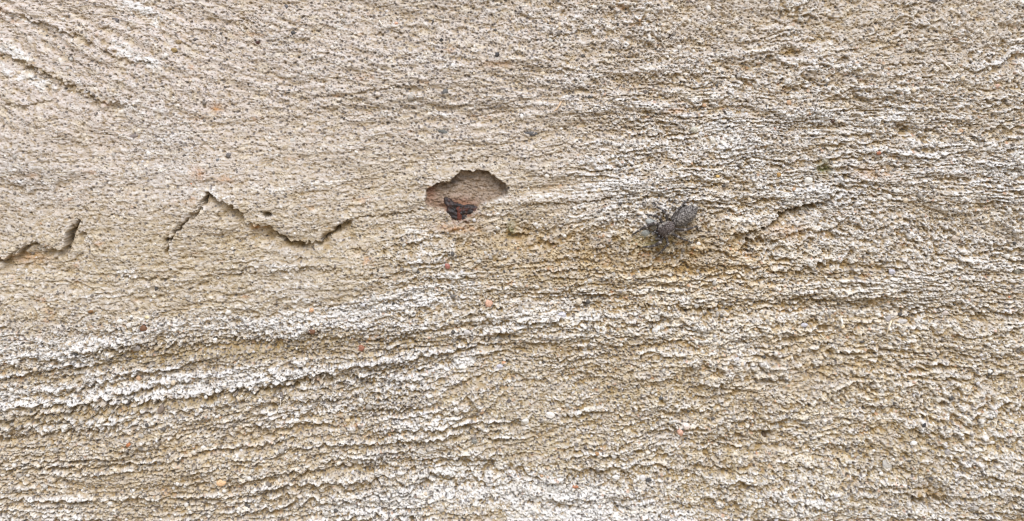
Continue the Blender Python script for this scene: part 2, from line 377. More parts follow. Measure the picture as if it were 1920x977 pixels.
# dark specks: coal and dark sand in the mix, thick in the smoother upper coat
sp, sa, sb = worley(U / 8.5, V / 8.0, 81)
dens = .05 + .27 * rough + .42 * gauss(860, 110, 260, 170) + .22 * gauss(480, 150, 260, 150) + .16 * gauss(1050, 180, 220, 90) + .30 * lowband + .10 * gauss(1000, 960, 300, 70) + .1 * gauss(700, 650, 300, 100)
spk = (1 - sst(.12 + .16 * sb, .20 + .18 * sb, sp)) * (sa < dens) * fresh
sp2, sa2, sb2 = worley(U / 5.2, V / 4.8, 83)
spk2 = (1 - sst(.16, .30, sp2)) * (sa2 < dens * .8 + .06) * fresh
P = mix(P, col(.145, .13, .125), np.clip(spk * .85 + spk2 * .80, 0, 1))
H -= .8 * spk + .7 * spk2
# the floor of the hollow, older grey-brown mortar with a little rust
hol_col = mix(np.broadcast_to(col(.21, .15, .10), U.shape + (3,)).astype(F), col(.36, .31, .265), np.clip(.42 + .8 * n3 + .3 * n4, 0, 1))
hol_col = mix(hol_col, col(.20, .085, .045), np.clip(1.1 * gauss(858, 388, 34, 14) + .7 * gauss(806, 362, 13, 20) + .25 * n3, 0, .8))
hol_col = mix(hol_col, col(.12, .10, .095), np.clip(.8 * gauss(852, 343, 9, 5) + .5 * gauss(868, 338, 7, 4), 0, .8))
P = P + (hol_col - P) * (HOLM * .95)[..., None]
P = mix(P, col(.19, .09, .05), np.clip(.75 * gauss(868, 405, 34, 18) * (.6 + 1.2 * n3), 0, .8))
# stains, and an olive patch by the spider's front legs
for cu, cv, su, sv, kk, w in [(1547,317,12,10,algae,.75),(958,428,9,14,algae,.5),(1222,452,46,16,col(.30,.27,.13),.55),(1740,930,34,12,ochre,.8),
    (1480,97,20,7,ochre,.85),(372,325,13,12,rusty,.5),(424,335,14,6,rusty,.5),(404,203,12,8,rusty,.6),(60,330,12,5,rusty,.3),(855,428,36,7,rusty,.55),
    (1265,208,16,5,rusty,.5),(1300,178,30,6,cream,.5),(45,487,40,10,rusty,.35),(1060,660,26,12,ochre,.45),(545,460,16,5,ochre,.7),(483,426,14,5,rusty,.65),
    (1560,240,24,12,ochre,.3),(1640,325,34,12,rusty,.3),(930,120,30,6,rusty,.3),(0,20,30,10,rusty,.25),(480,0,40,10,ochre,.4),(700,320,40,20,cream,.2),
    (1480,435,40,12,rusty,.25),(1250,820,34,12,grey,.5),(1450,700,90,50,grey,.25),(1110,700,60,20,ochre,.2),(1550,720,60,10,grey,.3)]:
    P = mix(P, kk, np.clip(w * gauss(cu, cv, su, sv) * (1 + .9 * n3), 0, .9) * fresh)
P = mix(P, P * col(1.0, .86, .60), np.clip(.75 * gauss(1260, 490, 230, 75) + .5 * gauss(1500, 700, 420, 200) + .45 * gauss(250, 880, 500, 90) + .4 * gauss(960, 460, 120, 40), 0, 1) * (.6 + .6 * n2.clip(-.6, .6)))
P *= (1 + .07 * n4 + .05 * n3)[..., None]
P = np.clip(P, .01, .86)

# ------------------------------------------------------------------ materials
def pbr(name, colour=(.5, .5, .5), rough_=.9, attr=None, bump=.0, bscale=3000, var=.0, spec=.3):
    m = bpy.data.materials.new(name); m.use_nodes = True; nt = m.node_tree; N = nt.nodes; L = nt.links
    b = N['Principled BSDF']; b.inputs['Roughness'].default_value = rough_; b.inputs['Specular IOR Level'].default_value = spec
    tc = N.new('ShaderNodeTexCoord')
    nz = N.new('ShaderNodeTexNoise'); nz.inputs['Scale'].default_value = bscale; nz.inputs['Detail'].default_value = 4
    L.new(tc.outputs['Object'], nz.inputs['Vector'])
    mp = N.new('ShaderNodeMapRange'); mp.inputs['From Min'].default_value = .3; mp.inputs['From Max'].default_value = .7
    mp.inputs['To Min'].default_value = 1 - var; mp.inputs['To Max'].default_value = 1 + var
    L.new(nz.outputs['Fac'], mp.inputs['Value'])
    vm = N.new('ShaderNodeVectorMath'); vm.operation = 'SCALE'
    if attr:
        at = N.new('ShaderNodeAttribute'); at.attribute_name = attr; L.new(at.outputs['Color'], vm.inputs[0])
    else: vm.inputs[0].default_value = colour
    L.new(mp.outputs[0], vm.inputs['Scale']); L.new(vm.outputs[0], b.inputs['Base Color'])
    if bump:
        bp = N.new('ShaderNodeBump'); bp.inputs['Strength'].default_value = bump; bp.inputs['Distance'].default_value = .0001
        L.new(nz.outputs['Fac'], bp.inputs['Height']); L.new(bp.outputs[0], b.inputs['Normal'])
    return m
M_plaster = pbr('limewashed_plaster', attr='pigment', rough_=.93, bump=.35, bscale=9000, var=.10, spec=.2)
M_floor = pbr('old_mortar', attr='pigment', rough_=.93, bump=.4, bscale=8000, var=.14, spec=.2)

# ------------------------------------------------------------------ build the wall mesh
X = ((U - 960) * S).astype(F)
Z = ((488.5 - V) * S - SHEAR * H * S).astype(F)
Y = (-H * S).astype(F)
nv, nu = U.shape
def grid_mesh(name, mask_cells, skirt=False):
    idx = np.arange(nv * nu, dtype=np.int64).reshape(nv, nu)
    jj, ii = np.nonzero(mask_cells)
    q = np.stack([idx[jj, ii], idx[jj + 1, ii], idx[jj + 1, ii + 1], idx[jj, ii + 1]], 1)
    used, inv = np.unique(q, return_inverse=True); q = inv.reshape(-1, 4)
    co = np.stack([X.ravel()[used], Y.ravel()[used], Z.ravel()[used]], 1)
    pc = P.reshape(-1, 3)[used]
    extra_q = []
    if skirt:
        ring = np.concatenate([idx[0, :], idx[1:, -1], idx[-1, -2::-1], idx[-2:0:-1, 0]])
        ring = np.searchsorted(used, ring); n0 = len(co); n = len(ring)
        back = co[ring].copy(); back[:, 1] = .22
        co = np.concatenate([co, back]); pc = np.concatenate([pc, pc[ring]])
        a = np.arange(n); b = (a + 1) % n
        q = np.concatenate([q, np.stack([ring[a], ring[b], n0 + b, n0 + a], 1)])
        co = np.concatenate([co, [co[n0:].mean(0)]]); pc = np.concatenate([pc, [[.4, .35, .3]]])
        cidx = len(co) - 1; even = np.arange(0, n - 1, 2)
        q = np.concatenate([q, np.stack([n0 + even, n0 + even + 1, n0 + (even + 2) % n, np.full(len(even), cidx)], 1)])
    me = bpy.data.meshes.new(name)
    me.vertices.add(len(co)); me.vertices.foreach_set('co', co.astype(F).ravel())
    me.loops.add(q.size); me.polygons.add(len(q))
    me.polygons.foreach_set('loop_start', np.arange(0, q.size, 4, dtype=np.int32))
    me.loops.foreach_set('vertex_index', q.astype(np.int32).ravel())
    me.update(calc_edges=True)
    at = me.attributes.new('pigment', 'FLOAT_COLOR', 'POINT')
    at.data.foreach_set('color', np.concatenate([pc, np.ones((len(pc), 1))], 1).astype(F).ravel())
    me.polygons.foreach_set('use_smooth', np.ones(len(q), bool))
    return me
cell_hol = HOLM[:-1, :-1] > .55
def tag(o, label=None, cat=None, group=None, kind=None):
    if label: o['label'] = label
    if cat: o['category'] = cat
    if group: o['group'] = group
    if kind: o['kind'] = kind
    return o
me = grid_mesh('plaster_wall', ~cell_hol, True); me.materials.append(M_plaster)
wall = bpy.data.objects.new('plaster_wall', me); C.objects.link(wall)
tag(wall, 'rough hand-floated plaster wall, beige with worn white limewash, cracked skin and a chipped hollow', 'wall')
me = grid_mesh('hollow', cell_hol); me.materials.append(M_floor)
hol = bpy.data.objects.new('hollow', me); C.objects.link(hol); hol.parent = wall
hol['label'] = 'chipped hollow showing older grey-brown mortar'

# unseen ground far below the picture, added and coloured to bounce warm light upward
M_ground = pbr('dry_soil', (.46, .37, .25), .95, bump=.5, bscale=40, var=.25)
bm = bmesh.new(); bmesh.ops.create_grid(bm, x_segments=40, y_segments=40, size=60)
for v in bm.verts:
    v.co.z = .03 * mnoise.noise(Vector((v.co.x * .2, v.co.y * .2, 0)))
me = bpy.data.meshes.new('ground'); bm.to_mesh(me); bm.free(); me.materials.append(M_ground)
ground = bpy.data.objects.new('ground', me); C.objects.link(ground); ground.location = (0, 0, -1.02); tag(ground, kind='structure')

# ------------------------------------------------------------------ surface lookup
Hs_ = blur(H, 2)
def hgt(u, v, sm=True):
    A = Hs_ if sm else H
    i = int(np.clip(round((u - ua[u_pad]) / STEP), 0, u_n - 1)) + u_pad; vv = v
    for _ in range(3):
        j = int(np.clip(round((vv - va[v_pad]) / STEP), 0, v_n - 1)) + v_pad
        h = float(A[j, i]); vv = v - SHEAR * h
    return h
def wp(u, v, h):            # picture position and height above the mean plane (all in pixels) -> metres
    k = 1 - h * S / CAM_DIST
    return Vector(((u - 960) * S * k, -h * S, (488.5 - v) * S * k))

# ------------------------------------------------------------------ single stones bedded in the plaster
SM = {}
def stone_mat(c, gl=.6):
    key = (c, gl)
    if key not in SM: SM[key] = pbr('stone', c, gl, bump=.5, bscale=5200, var=.22, spec=.4)
    return SM[key]
def make_stone(u, v, a, b, th, rot, colour, label, name='sand_grain', cat='stone', seed=0, proud=.45, gl=.6, group='larger stones bedded in the plaster', ang=.25):
    bm = bmesh.new(); bmesh.ops.create_icosphere(bm, subdivisions=4, radius=1)
    rnd = random.Random(seed + int(u * 7 + v)); o3 = Vector((rnd.random() * 99, rnd.random() * 99, rnd.random() * 99))
    planes = []
    for _ in range(9):
        n = Vector((rnd.gauss(0, 1), rnd.gauss(0, 1), rnd.gauss(0, 1))).normalized(); planes.append((n, rnd.uniform(1 - ang * 1.4, 1 - ang * .3)))
    cr, sr = math.cos(R(rot)), math.sin(R(rot))
    for w in bm.verts:
        p = w.co.copy()
        for n, dd in planes:
            e = p.dot(n) - dd
            if e > 0: p -= n * e * .85
        p *= 1 + .10 * mnoise.noise(p * 1.7 + o3) + .04 * mnoise.noise(p * 5 + o3)
        x, z, y = p.x * a, p.z * b, p.y * th
        w.co = Vector((x * cr - z * sr, y, x * sr + z * cr)) * S
    for f in bm.faces: f.smooth = True
    me = bpy.data.meshes.new(name); bm.to_mesh(me); bm.free(); me.materials.append(stone_mat(colour, gl))
    o = bpy.data.objects.new(name, me); C.objects.link(o)
    o.location = wp(u, v, hgt(u, v) + th * (proud * 2 - 1) + .5)
    tag(o, label, cat, group); return o
RED = (.31, .14, .09); BRN = (.17, .085, .045); GRY = (.36, .34, .33); DGR = (.085, .085, .088); PNK = (.58, .37, .27); PCH = (.72, .50, .30)
CRM = (.80, .68, .48); WHT = (.72, .72, .70); LGR = (.50, .49, .48); LAV = (.50, .50, .56); AMB = (.42, .26, .09); OLG = (.26, .25, .17)
ST = [
 (269,616,7,6.5,5,0,BRN,'round chestnut brown grain in the upper white limewash band on the left'),
 (254,652,9.5,6.5,4,-8,GRY,'smooth flat grey oval stone just below the round brown grain on the left'),
 (677,653,6.8,6.2,6,0,RED,'bright brick red round grain below the middle of the left white bands'),
 (839,499,5,6,5,20,(.38,.16,.13),'small raspberry red grain right below the chipped hollow'),
 (917,570,7.5,9,6,15,PNK,'salmon pink rounded grain between the red grains and the ledge in the centre'),
 (584,582,5,4,4,0,(.66,.40,.24),'tiny orange tipped grain on the start of the white band, left of centre'),
 (585,622,7,4.5,4,-5,BRN,'dark brown flat grain under the white band, left of the brick red grain'),
 (415,905,10,7,6,12,PCH,'peach coloured oval stone low on the left'),
 (652,787,5,5,5,0,CRM,'cream rounded grain at lower left of centre, under a white ledge'),
 (1275,809,6.5,9.5,8,14,(.74,.47,.37),'pink egg shaped stone low on the right, beside a white grain'),
 (1286,799,7.5,7,6,0,(.74,.66,.62),'pale pinkish white grain touching the pink egg shaped stone'),
 (1345,912,0,0,0,0,None,''),
 (1078,913,7,3.5,4,-5,(.38,.17,.09),'rust brown flat grain inside the white patch at the bottom'),
 (1120,851,4.5,4,4,0,(.40,.24,.12),'small caramel grain above the white patch at the bottom'),
 (1216,899,7,5.5,4,15,DGR,'dark charcoal oval grain, low and right of the white patch'),
 (1238,747,5.5,4,4,15,DGR,'blackish green grain lodged under a pale edge, low right of centre'),
 (1433,816,6.5,8,6,5,(.11,.075,.045),'dark brown upright grain in a pit in the lower right'),
 (1733,797,4,5,4,0,(.05,.05,.055),'small jet black grain in the lower right'),
 (1662,871,10,9,5,0,(.44,.43,.40),'large round pale grey stone in the lower right corner area'),
 (1776,848,6,6.5,5,0,GRY,'grey grain with a white cap in the lower right'),
 (1713,831,7,4.5,4,18,WHT,'bright white chip lying on an ochre patch in the lower right'),
 (1672,510,6.5,6,5,0,LAV,'lavender grey round stone in the upper right half, at a ledge end'),
 (1908,509,8,5,4,0,(.20,.19,.15),'dark grey green stone at the right edge of the picture'),
 (1664,598,6,8,6,-12,GRY,'upright grey stone with a straw hanging from it'),
 (1692,603,10,4.5,4,12,LGR,'long pale grey stone right of the upright grey one with the straw'),
 (1508,610,7,4.5,4,8,LAV,'bluish grey oval grain left of the hanging straw'),
 (1579,612,5,4.5,4,0,CRM,'cream white grain at the tip of a white streak, left of the straw'),
 (1772,587,7,5,4,8,(.50,.45,.42),'mauve grey oval stone right of the straw'),
 (1548,300,7,8,5,0,(.42,.41,.33),'grey green rounded stone above a mossy pit'),
 (1516,338,8,8,5,0,(.62,.61,.57),'pale round stone like a pearl, below the mossy pit'),
 (1460,328,4.5,4.5,4,0,AMB,'amber grain at left of the pale pearl like stone'),
 (1613,299,6.5,5,5,10,(.24,.18,.10),'brown ring edged grain right of the mossy pit'),
 (1647,287,5,4,4,0,(.38,.16,.09),'reddish brown grain at upper right of the mossy pit'),
 (1562,227,6.5,5,5,-10,(.085,.05,.035),'dark chestnut bean shaped grain in a white patch in the upper right'),
 (1345,331,4,3.5,4,0,(.62,.44,.16),'tiny golden grain up and right of the spider'),
 (1301,243,7,6,5,0,(.50,.50,.43),'pale greenish grey stone above the spider'),
 (1336,264,6,6,4,0,(.56,.54,.48),'round beige grey stone up and left of the golden grain'),
 (995,250,13,5,3,-6,(.10,.10,.105),'long slate grey triangular flake above the centre',),
 (830,247,10,4.5,3,-14,(.10,.105,.10),'slanted slate sliver left of the long slate flake'),
 (835,172,7,5.5,4,30,(.13,.13,.13),'dark grey wedge in the speckled upper middle'),
 (932,103,4.5,5.5,4,0,(.045,.045,.05),'jet black chip at the right of the speckled upper middle'),
 (827,74,4.5,4.5,4,0,(.05,.05,.05),'round black grain high in the upper middle'),
 (812,41,4,4,3,0,(.07,.065,.06),'small black grain near the top, above the round black one'),
 (551,62,6,5,4,0,(.06,.06,.06),'black angular chip in the upper left of the middle'),
 (537,12,4,5.5,4,0,(.09,.09,.10),'dark grey upright grain at the top edge'),
 (540,172,6,4,3,30,(.07,.07,.07),'dark slanting chip left of the speckled area'),
 (483,80,4.5,4,4,0,(.10,.05,.045),'dark maroon grain in the upper left of the middle'),
 (217,37,9,6,3,10,(.13,.12,.125),'grey slate patch with jagged rim in the upper left corner area'),
 (366,74,6,3.5,3,-5,(.15,.14,.14),'thin grey chip right of the jagged slate patch'),
 (336,79,6.5,5,4,0,(.30,.23,.14),'tan rounded grain left of the thin grey chip'),
 (327,94,6.5,5,4,0,(.30,.22,.10),'honey brown grain under the tan rounded one'),
 (251,256,10,4.5,3,8,(.22,.19,.18),'brownish grey flat stone in the upper left quarter'),
 (111,255,4,3,3,0,(.22,.17,.12),'tiny brown grain left of the flat brownish stone'),
 (429,291,5,5,4,-40,(.16,.15,.15),'slate grey diamond shaped chip, left and above the long crack'),
 (409,300,4.5,4,3,0,(.18,.19,.20),'bluish grey chip beside the diamond shaped one'),
 (1161,46,4,3.5,3,0,(.10,.10,.10),'dark oval grain near the top right of the middle'),
 (1256,69,4,4,4,0,(.07,.05,.04),'black brown grain right of the dark oval near the top'),
 (1105,182,7,3.5,3,0,(.10,.10,.10),'flat charcoal chip right of the speckled area'),
 (1211,172,6,4,4,20,(.12,.10,.09),'dark wedge grain right of the flat charcoal chip'),
 (1180,107,5,3,3,0,(.12,.11,.10),'thin dark grain between the upper black brown grain and charcoal chip'),
 (303,768,6.5,11,6,-32,(.20,.16,.13),'grey brown thorn shaped stone standing in the lower left groove'),
 (306,806,5,4.5,4,0,(.13,.12,.11),'small dark grey grain under the thorn shaped stone'),
 (241,834,5.5,5,4,0,(.42,.17,.07),'orange brown grain under a pale ledge in the lower left'),
 (142,665,5,5,4,0,(.07,.07,.07),'small black grain below the left white band'),
 (738,569,4,4,4,0,(.05,.05,.05),'black grain on a white patch left of the centre'),
 (709,509,4,4,3,0,(.07,.06,.05),'black brown square grain below left of the hollow'),
 (850,556,6,4,4,0,(.16,.15,.14),'dark grey grain left of the salmon pink one'),
 (876,624,7,6,5,0,LGR,'pale grey pebble in the white ledge left of centre'),
 (851,638,6.5,5,5,0,(.24,.22,.20),'darker grey pebble under the pale grey one'),
 (937,688,7,6,5,0,LAV,'bluish pebble on a small white tuft in the centre'),
 (945,680,4.5,3.5,3,20,(.62,.36,.22),'orange pink chip on top of the bluish pebble'),
 (1054,591,8,5.5,5,0,(.58,.59,.66),'bluish white stone at the tip of the central ledge'),
 (1229,620,7,6,5,0,(.58,.58,.57),'pale ringed pebble at the end of a fine dark crack, right of centre'),
 (1086,565,6,6.5,5,0,(.62,.56,.46),'beige rounded pebble right of the central ledge'),
 (856,768,6,7,5,25,WHT,'white upright pebble in the lower middle'),
 (955,751,5.5,5,4,0,(.13,.12,.12),'dark grey pebble at the right of the lower middle'),
 (1031,779,9,7,5,0,(.72,.71,.68),'large off-white pebble, low and right of centre'),
 (984,789,8,7,6,0,(.66,.66,.64),'off-white pebble over a dark pit, left of the large off-white one'),
 (1155,895,8,5,5,5,WHT,'white oblong pebble left of the dark charcoal oval grain'),
 (1205,896,6,6,5,0,(.66,.66,.66),'white pebble touching the charcoal oval grain'),
 (890,827,6,5.5,4,0,(.24,.24,.22),'medium grey pebble in the lower middle, above the white patch'),
 (528,742,3.5,9,4,8,(.20,.18,.17),'narrow dark sliver hanging over the lower left ledge'),
 (555,789,8,4.5,4,8,(.78,.77,.72),'white flat chip below the lower left ledge'),
 (1795,935,0,0,0,0,None,''),
 (1510,145,0,0,0,0,None,''),
 (1752,1,12,4,4,0,(.18,.17,.17),'grey stone cut by the top edge at the right'),
 (1793,209,5,3.5,3,0,(.20,.15,.12),'small brown grain in the upper right'),
 (1870,162,5,4.5,4,0,(.60,.42,.34),'pink beige grain at the upper right edge'),
 (1792,446,9,6,4,10,(.52,.46,.40),'broad pinkish grey stone at the right, under a drag mark'),
 (743,44,3.5,3,3,0,(.70,.42,.30),'tiny peach grain near the top, beside a white fibre'),
 (1221,417,11,6.5,6,-25,(.37,.39,.38),'pale bluish stone between the first two legs of the spider'),  # lump added in place of the spider's pale leg hairs
 (1210,438,11,7,6,10,(.33,.35,.33),'pale grey green stone under the foremost leg of the spider'),  # second added lump, also stands in for pale leg hairs
 (276,595,5,3.5,3,0,(.70,.62,.40),'pale yellow glinting grain above the round brown one'),
 (170,584,6,3.5,3,12,(.22,.12,.05),'reddish brown oblong grain on the left, above the white band'),
 (289,556,4,3.5,3,0,(.78,.74,.62),'tiny cream glinting grain above the left white band'),
]
ST = [s for s in ST if s[6]]
for k, s in enumerate(ST):
    flat = s[4] <= 3
    make_stone(*s, seed=k, proud=.30 if flat else .42, ang=.45 if s[6][0] < .15 else .22, gl=.5)

# countless tiny sand grains standing out of the coat
rng = np.random.RandomState(4)
def ico1():
    bm = bmesh.new(); bmesh.ops.create_icosphere(bm, subdivisions=2, radius=1)
    vs_ = np.array([v.co[:] for v in bm.verts], F); fs = np.array([[v.index for v in f.verts] for f in bm.faces], np.int64); bm.free(); return vs_, fs
iv, ifc = ico1()
N = 12000
su = rng.uniform(-130, 2050, N); sv = rng.uniform(-100, 1080, N)
ri = np.clip(((sv - va[v_pad]) / STEP).astype(int), 0, v_n - 1) + v_pad; ci = np.clip(((su - ua[u_pad]) / STEP).astype(int), 0, u_n - 1) + u_pad
pitk = np.ones(N, bool)
for cu, cv, r_, dp_ in PITS: pitk &= ((su - cu) ** 2 + (sv - cv) ** 2) > (r_ + 5) ** 2
keep = pitk & (rng.rand(N) < np.clip(rough[ri, ci] * .9 + .08 + .3 * lowband[ri, ci], 0, 1)) & ((HOLM[ri, ci] < .1) | (rng.rand(N) < .35))
su, sv, ri, ci = su[keep], sv[keep], ri[keep], ci[keep]; N = len(su)
sz = np.clip(rng.lognormal(.78, .36, N), 1.2, 5.2)
pal = np.array([(.66,.65,.62),(.50,.49,.46),(.38,.36,.33),(.60,.52,.40),(.74,.73,.70),(.20,.18,.16),(.50,.34,.22),(.58,.58,.60),(.10,.095,.09),(.52,.24,.14)], F)
pc = pal[rng.choice(len(pal), N, p=[.14,.18,.21,.16,.07,.13,.007,.05,.052,.001])]
ax = rng.uniform(.7, 1.25, (N, 3)); ang = rng.uniform(0, 6.28, N)
pv = iv[None] * (1 + .12 * rng.randn(N, len(iv), 1)) * (ax * sz[:, None])[:, None, :]
xx = pv[..., 0] * np.cos(ang)[:, None] - pv[..., 2] * np.sin(ang)[:, None]; zz = pv[..., 0] * np.sin(ang)[:, None] + pv[..., 2] * np.cos(ang)[:, None]
hh = H[ri, ci]
wx = ((su[:, None] + xx) - 960) * S; wz = (488.5 - (sv[:, None] + zz)) * S - (SHEAR * hh * S)[:, None]; wy = -(hh[:, None] - .25 * sz[:, None] + pv[..., 1] * .8) * S
co = np.stack([wx, wy, wz], -1).reshape(-1, 3)
fc = (ifc[None] + (np.arange(N) * len(iv))[:, None, None]).reshape(-1, 3)
me = bpy.data.meshes.new('sand'); me.vertices.add(len(co)); me.vertices.foreach_set('co', co.astype(F).ravel())
me.loops.add(fc.size); me.polygons.add(len(fc)); me.polygons.foreach_set('loop_start', np.arange(0, fc.size, 3, dtype=np.int32))
me.loops.foreach_set('vertex_index', fc.astype(np.int32).ravel()); me.update(calc_edges=True)
at = me.attributes.new('pigment', 'FLOAT_COLOR', 'POINT')
at.data.foreach_set('color', np.concatenate([np.repeat(pc, len(iv), 0), np.ones((len(co), 1))], 1).astype(F).ravel())
me.polygons.foreach_set('use_smooth', np.ones(len(fc), bool))
me.materials.append(pbr('loose_sand', attr='pigment', rough_=.65, bump=.4, bscale=9000, var=.15))
sand = bpy.data.objects.new('sand', me); C.objects.link(sand)
tag(sand, 'fine pale sand grains sticking out of the coarse plaster all over', 'sand', kind='stuff')

# ------------------------------------------------------------------ helper: tapered tube along points (pixel units: u, v, h above plane)
def tube_verts(bm, pts, rad, seg=8, cap=True):
    rings = []
    for k, p in enumerate(pts):
        a = pts[max(k - 1, 0)]; b = pts[min(k + 1, len(pts) - 1)]
        t = (b - a).normalized(); n = t.orthogonal().normalized() if k == 0 else (n - t * n.dot(t)).normalized()
        bnm = t.cross(n)
        rings.append([bm.verts.new(p + (n * math.cos(q * 2 * math.pi / seg) + bnm * math.sin(q * 2 * math.pi / seg)) * rad[k]) for q in range(seg)])
    for r0, r1 in zip(rings, rings[1:]):
        for q in range(seg): bm.faces.new((r0[q], r0[(q + 1) % seg], r1[(q + 1) % seg], r1[q]))
    if cap: bm.faces.new(rings[0][::-1]); bm.faces.new(rings[-1])
    return rings
def fibre(pts, r, colour, label, name='straw', cat='fibre'):
    bm = bmesh.new(); P3 = []
    for k in range(len(pts) - 1):
        for f in range(5):
            t = f / 5; P3.append(Vector([pts[k][i] * (1 - t) + pts[k + 1][i] * t for i in range(3)]))
    P3.append(Vector(pts[-1]))
    base = [wp(p.x + .25 * math.sin(k * 1.9), p.y, hgt(p.x, p.y) + p.z) for k, p in enumerate(P3)]
    o0 = base[0].copy()
    tube_verts(bm, [b - o0 for b in base], [r * S * (1 - .45 * k / len(base)) for k in range(len(base))], 7)
    for f in bm.faces: f.smooth = True
    me = bpy.data.meshes.new(name); bm.to_mesh(me); bm.free(); me.materials.append(pbr('dry_' + name, colour, .7, bump=.3, bscale=6000, var=.15))
    o = bpy.data.objects.new(name, me); C.objects.link(o); o.location = o0; tag(o, label, cat)
fibre([(1671,602,9),(1668,611,12),(1664,622,11),(1661,629,7)], 1.9, (.78, .68, .52), 'cream straw hanging down from the upright grey stone', 'straw', 'straw')
fibre([(1052,190,5),(1049,197,6),(1044,204,6),(1038,209,4)], 1.9, (.66, .50, .34), 'short tan curved straw above the centre of the wall', 'straw', 'straw')
fibre([(711,38,4),(714,43,5),(717,48,4)], 1.4, (.82, .80, .74), 'tiny white fibre near the top, left of the peach grain', 'fibre')
fibre([(1773,121,4),(1781,126,6),(1786,134,5),(1788,137,3)], 1.2, (.80, .76, .66), 'kinked white fibre in the upper right', 'fibre')
fibre([(1538,627,4),(1543,632,5),(1547,637,4)], 1.0, (.72, .68, .58), 'hair thin pale fibre left of the hanging straw', 'fibre')
fibre([(1577,598,5),(1580,606,7),(1578,612,5)], 2.2, (.80, .80, .76), 'white woolly fibre above the cream white grain', 'fibre')
fibre([(526,748,5),(526,756,7),(525,763,5)], 1.2, (.78, .74, .68), 'pale fibre hanging from the narrow dark sliver', 'fibre')
fibre([(1218,600,2),(1223,610,4),(1224,617,2)], .9, (.16, .12, .09), 'short dark hair above the pale ringed pebble', 'fibre')

# ------------------------------------------------------------------ rusty iron stub at the bottom of the hollow
M_rust = bpy.data.materials.new('rusted_iron'); M_rust.use_nodes = True
nt = M_rust.node_tree; b = nt.nodes['Principled BSDF']; b.inputs['Roughness'].default_value = .55
tc = nt.nodes.new('ShaderNodeTexCoord'); nz = nt.nodes.new('ShaderNodeTexNoise'); nz.inputs['Scale'].default_value = 1500; nz.inputs['Detail'].default_value = 5
nt.links.new(tc.outputs['Object'], nz.inputs['Vector'])
rp = nt.nodes.new('ShaderNodeValToRGB'); e = rp.color_ramp.elements
e[0].position = .36; e[0].color = (.012, .011, .014, 1); e[1].position = .80; e[1].color = (.16, .06, .035, 1)
x_ = e.new(.54); x_.color = (.028, .018, .018, 1); x_ = e.new(.66); x_.color = (.07, .022, .014, 1)
nt.links.new(nz.outputs['Fac'], rp.inputs[0]); nt.links.new(rp.outputs[0], b.inputs['Base Color'])
bp = nt.nodes.new('ShaderNodeBump'); bp.inputs['Strength'].default_value = .8; bp.inputs['Distance'].default_value = .0003
nt.links.new(nz.outputs['Fac'], bp.inputs['Height']); nt.links.new(bp.outputs[0], b.inputs['Normal'])
def blob_from_outline(outline, cu, cv, thick, name, mat, parent=None, loc=None, seed=0, rings=16, bumpy=1.6):
    """a lump whose rim follows an outline and that swells towards its middle"""
    bm = bmesh.new(); n = 64; out = []
    L = [0]
    for k in range(len(outline)):
        a = outline[k]; c = outline[(k + 1) % len(outline)]; L.append(L[-1] + math.dist(a, c))
    for k in range(n):
        s = L[-1] * k / n; j = max(i for i in range(len(outline)) if L[i] <= s); t = (s - L[j]) / (L[j + 1] - L[j]); a = outline[j]; c = outline[(j + 1) % len(outline)]
        out.append((a[0] * (1 - t) + c[0] * t, a[1] * (1 - t) + c[1] * t))
    h0 = hgt(cu, cv)
    prev = None
    for side in (1,):
        cen = bm.verts.new(wp(cu, cv, h0 + thick))
        rl = []
        for r in range(1, rings + 1):
            f = r / rings; ring = []
            for k in range(n):
                jg = f * (1 + .10 * mnoise.noise(Vector((k * .55, seed, 0))) + .07 * mnoise.noise(Vector((k * 1.7, seed, 5)))); u = cu + (out[k][0] - cu) * jg; v = cv + (out[k][1] - cv) * jg
                nn = mnoise.noise(Vector((u * .16, v * .16, seed))) * bumpy * 2 + mnoise.noise(Vector((u * .45, v * .45, seed + 4))) * bumpy
                h = h0 + thick * math.sqrt(max(0, 1 - f ** 2.4)) + nn * (1 - .5 * f) - (6 if r == rings else 0)
                ring.append(bm.verts.new(wp(u, v, h)))
            rl.append(ring)
        for k in range(n): bm.faces.new((cen, rl[0][(k + 1) % n], rl[0][k]))
        for r0, r1 in zip(rl, rl[1:]):
            for k in range(n): bm.faces.new((r0[k], r0[(k + 1) % n], r1[(k + 1) % n], r1[k]))
        bm.faces.new(rl[-1])
    bmesh.ops.recalc_face_normals(bm, faces=bm.faces)
    org = wp(cu, cv, h0) if loc is None else loc
    for v in bm.verts: v.co -= org
    for f in bm.faces: f.smooth = True
    me = bpy.data.meshes.new(name); bm.to_mesh(me); bm.free(); me.materials.append(mat)
    o = bpy.data.objects.new(name, me); C.objects.link(o)
    if parent: o.parent = parent
    else: o.location = org
    return o, org
stub, s_org = blob_from_outline([(833,370),(840,369),(848,377),(858,380),(870,384),(884,383),(898,386),(906,389),(902,396),(889,400),(880,404),(876,413),(866,420),(857,418),(850,411),(842,407),(835,398),(837,388),(832,380)], 862, 396, 5, 'rusty_nail_stub', M_rust, seed=3, bumpy=2.6)
tag(stub, 'dark rusted iron stub with red scale, lodged at the bottom of the chipped hollow', 'nail')
M_scale = pbr('red_rust_scale', (.12, .038, .026), .7, bump=.8, bscale=2500, var=.5)
o_, _ = blob_from_outline([(856,384),(862,383),(866,390),(864,398),(868,408),(865,417),(858,414),(855,404),(857,396),(854,390)], 861, 400, 6.5, 'rust_scale', M_scale, parent=stub, loc=s_org, seed=9, rings=8)
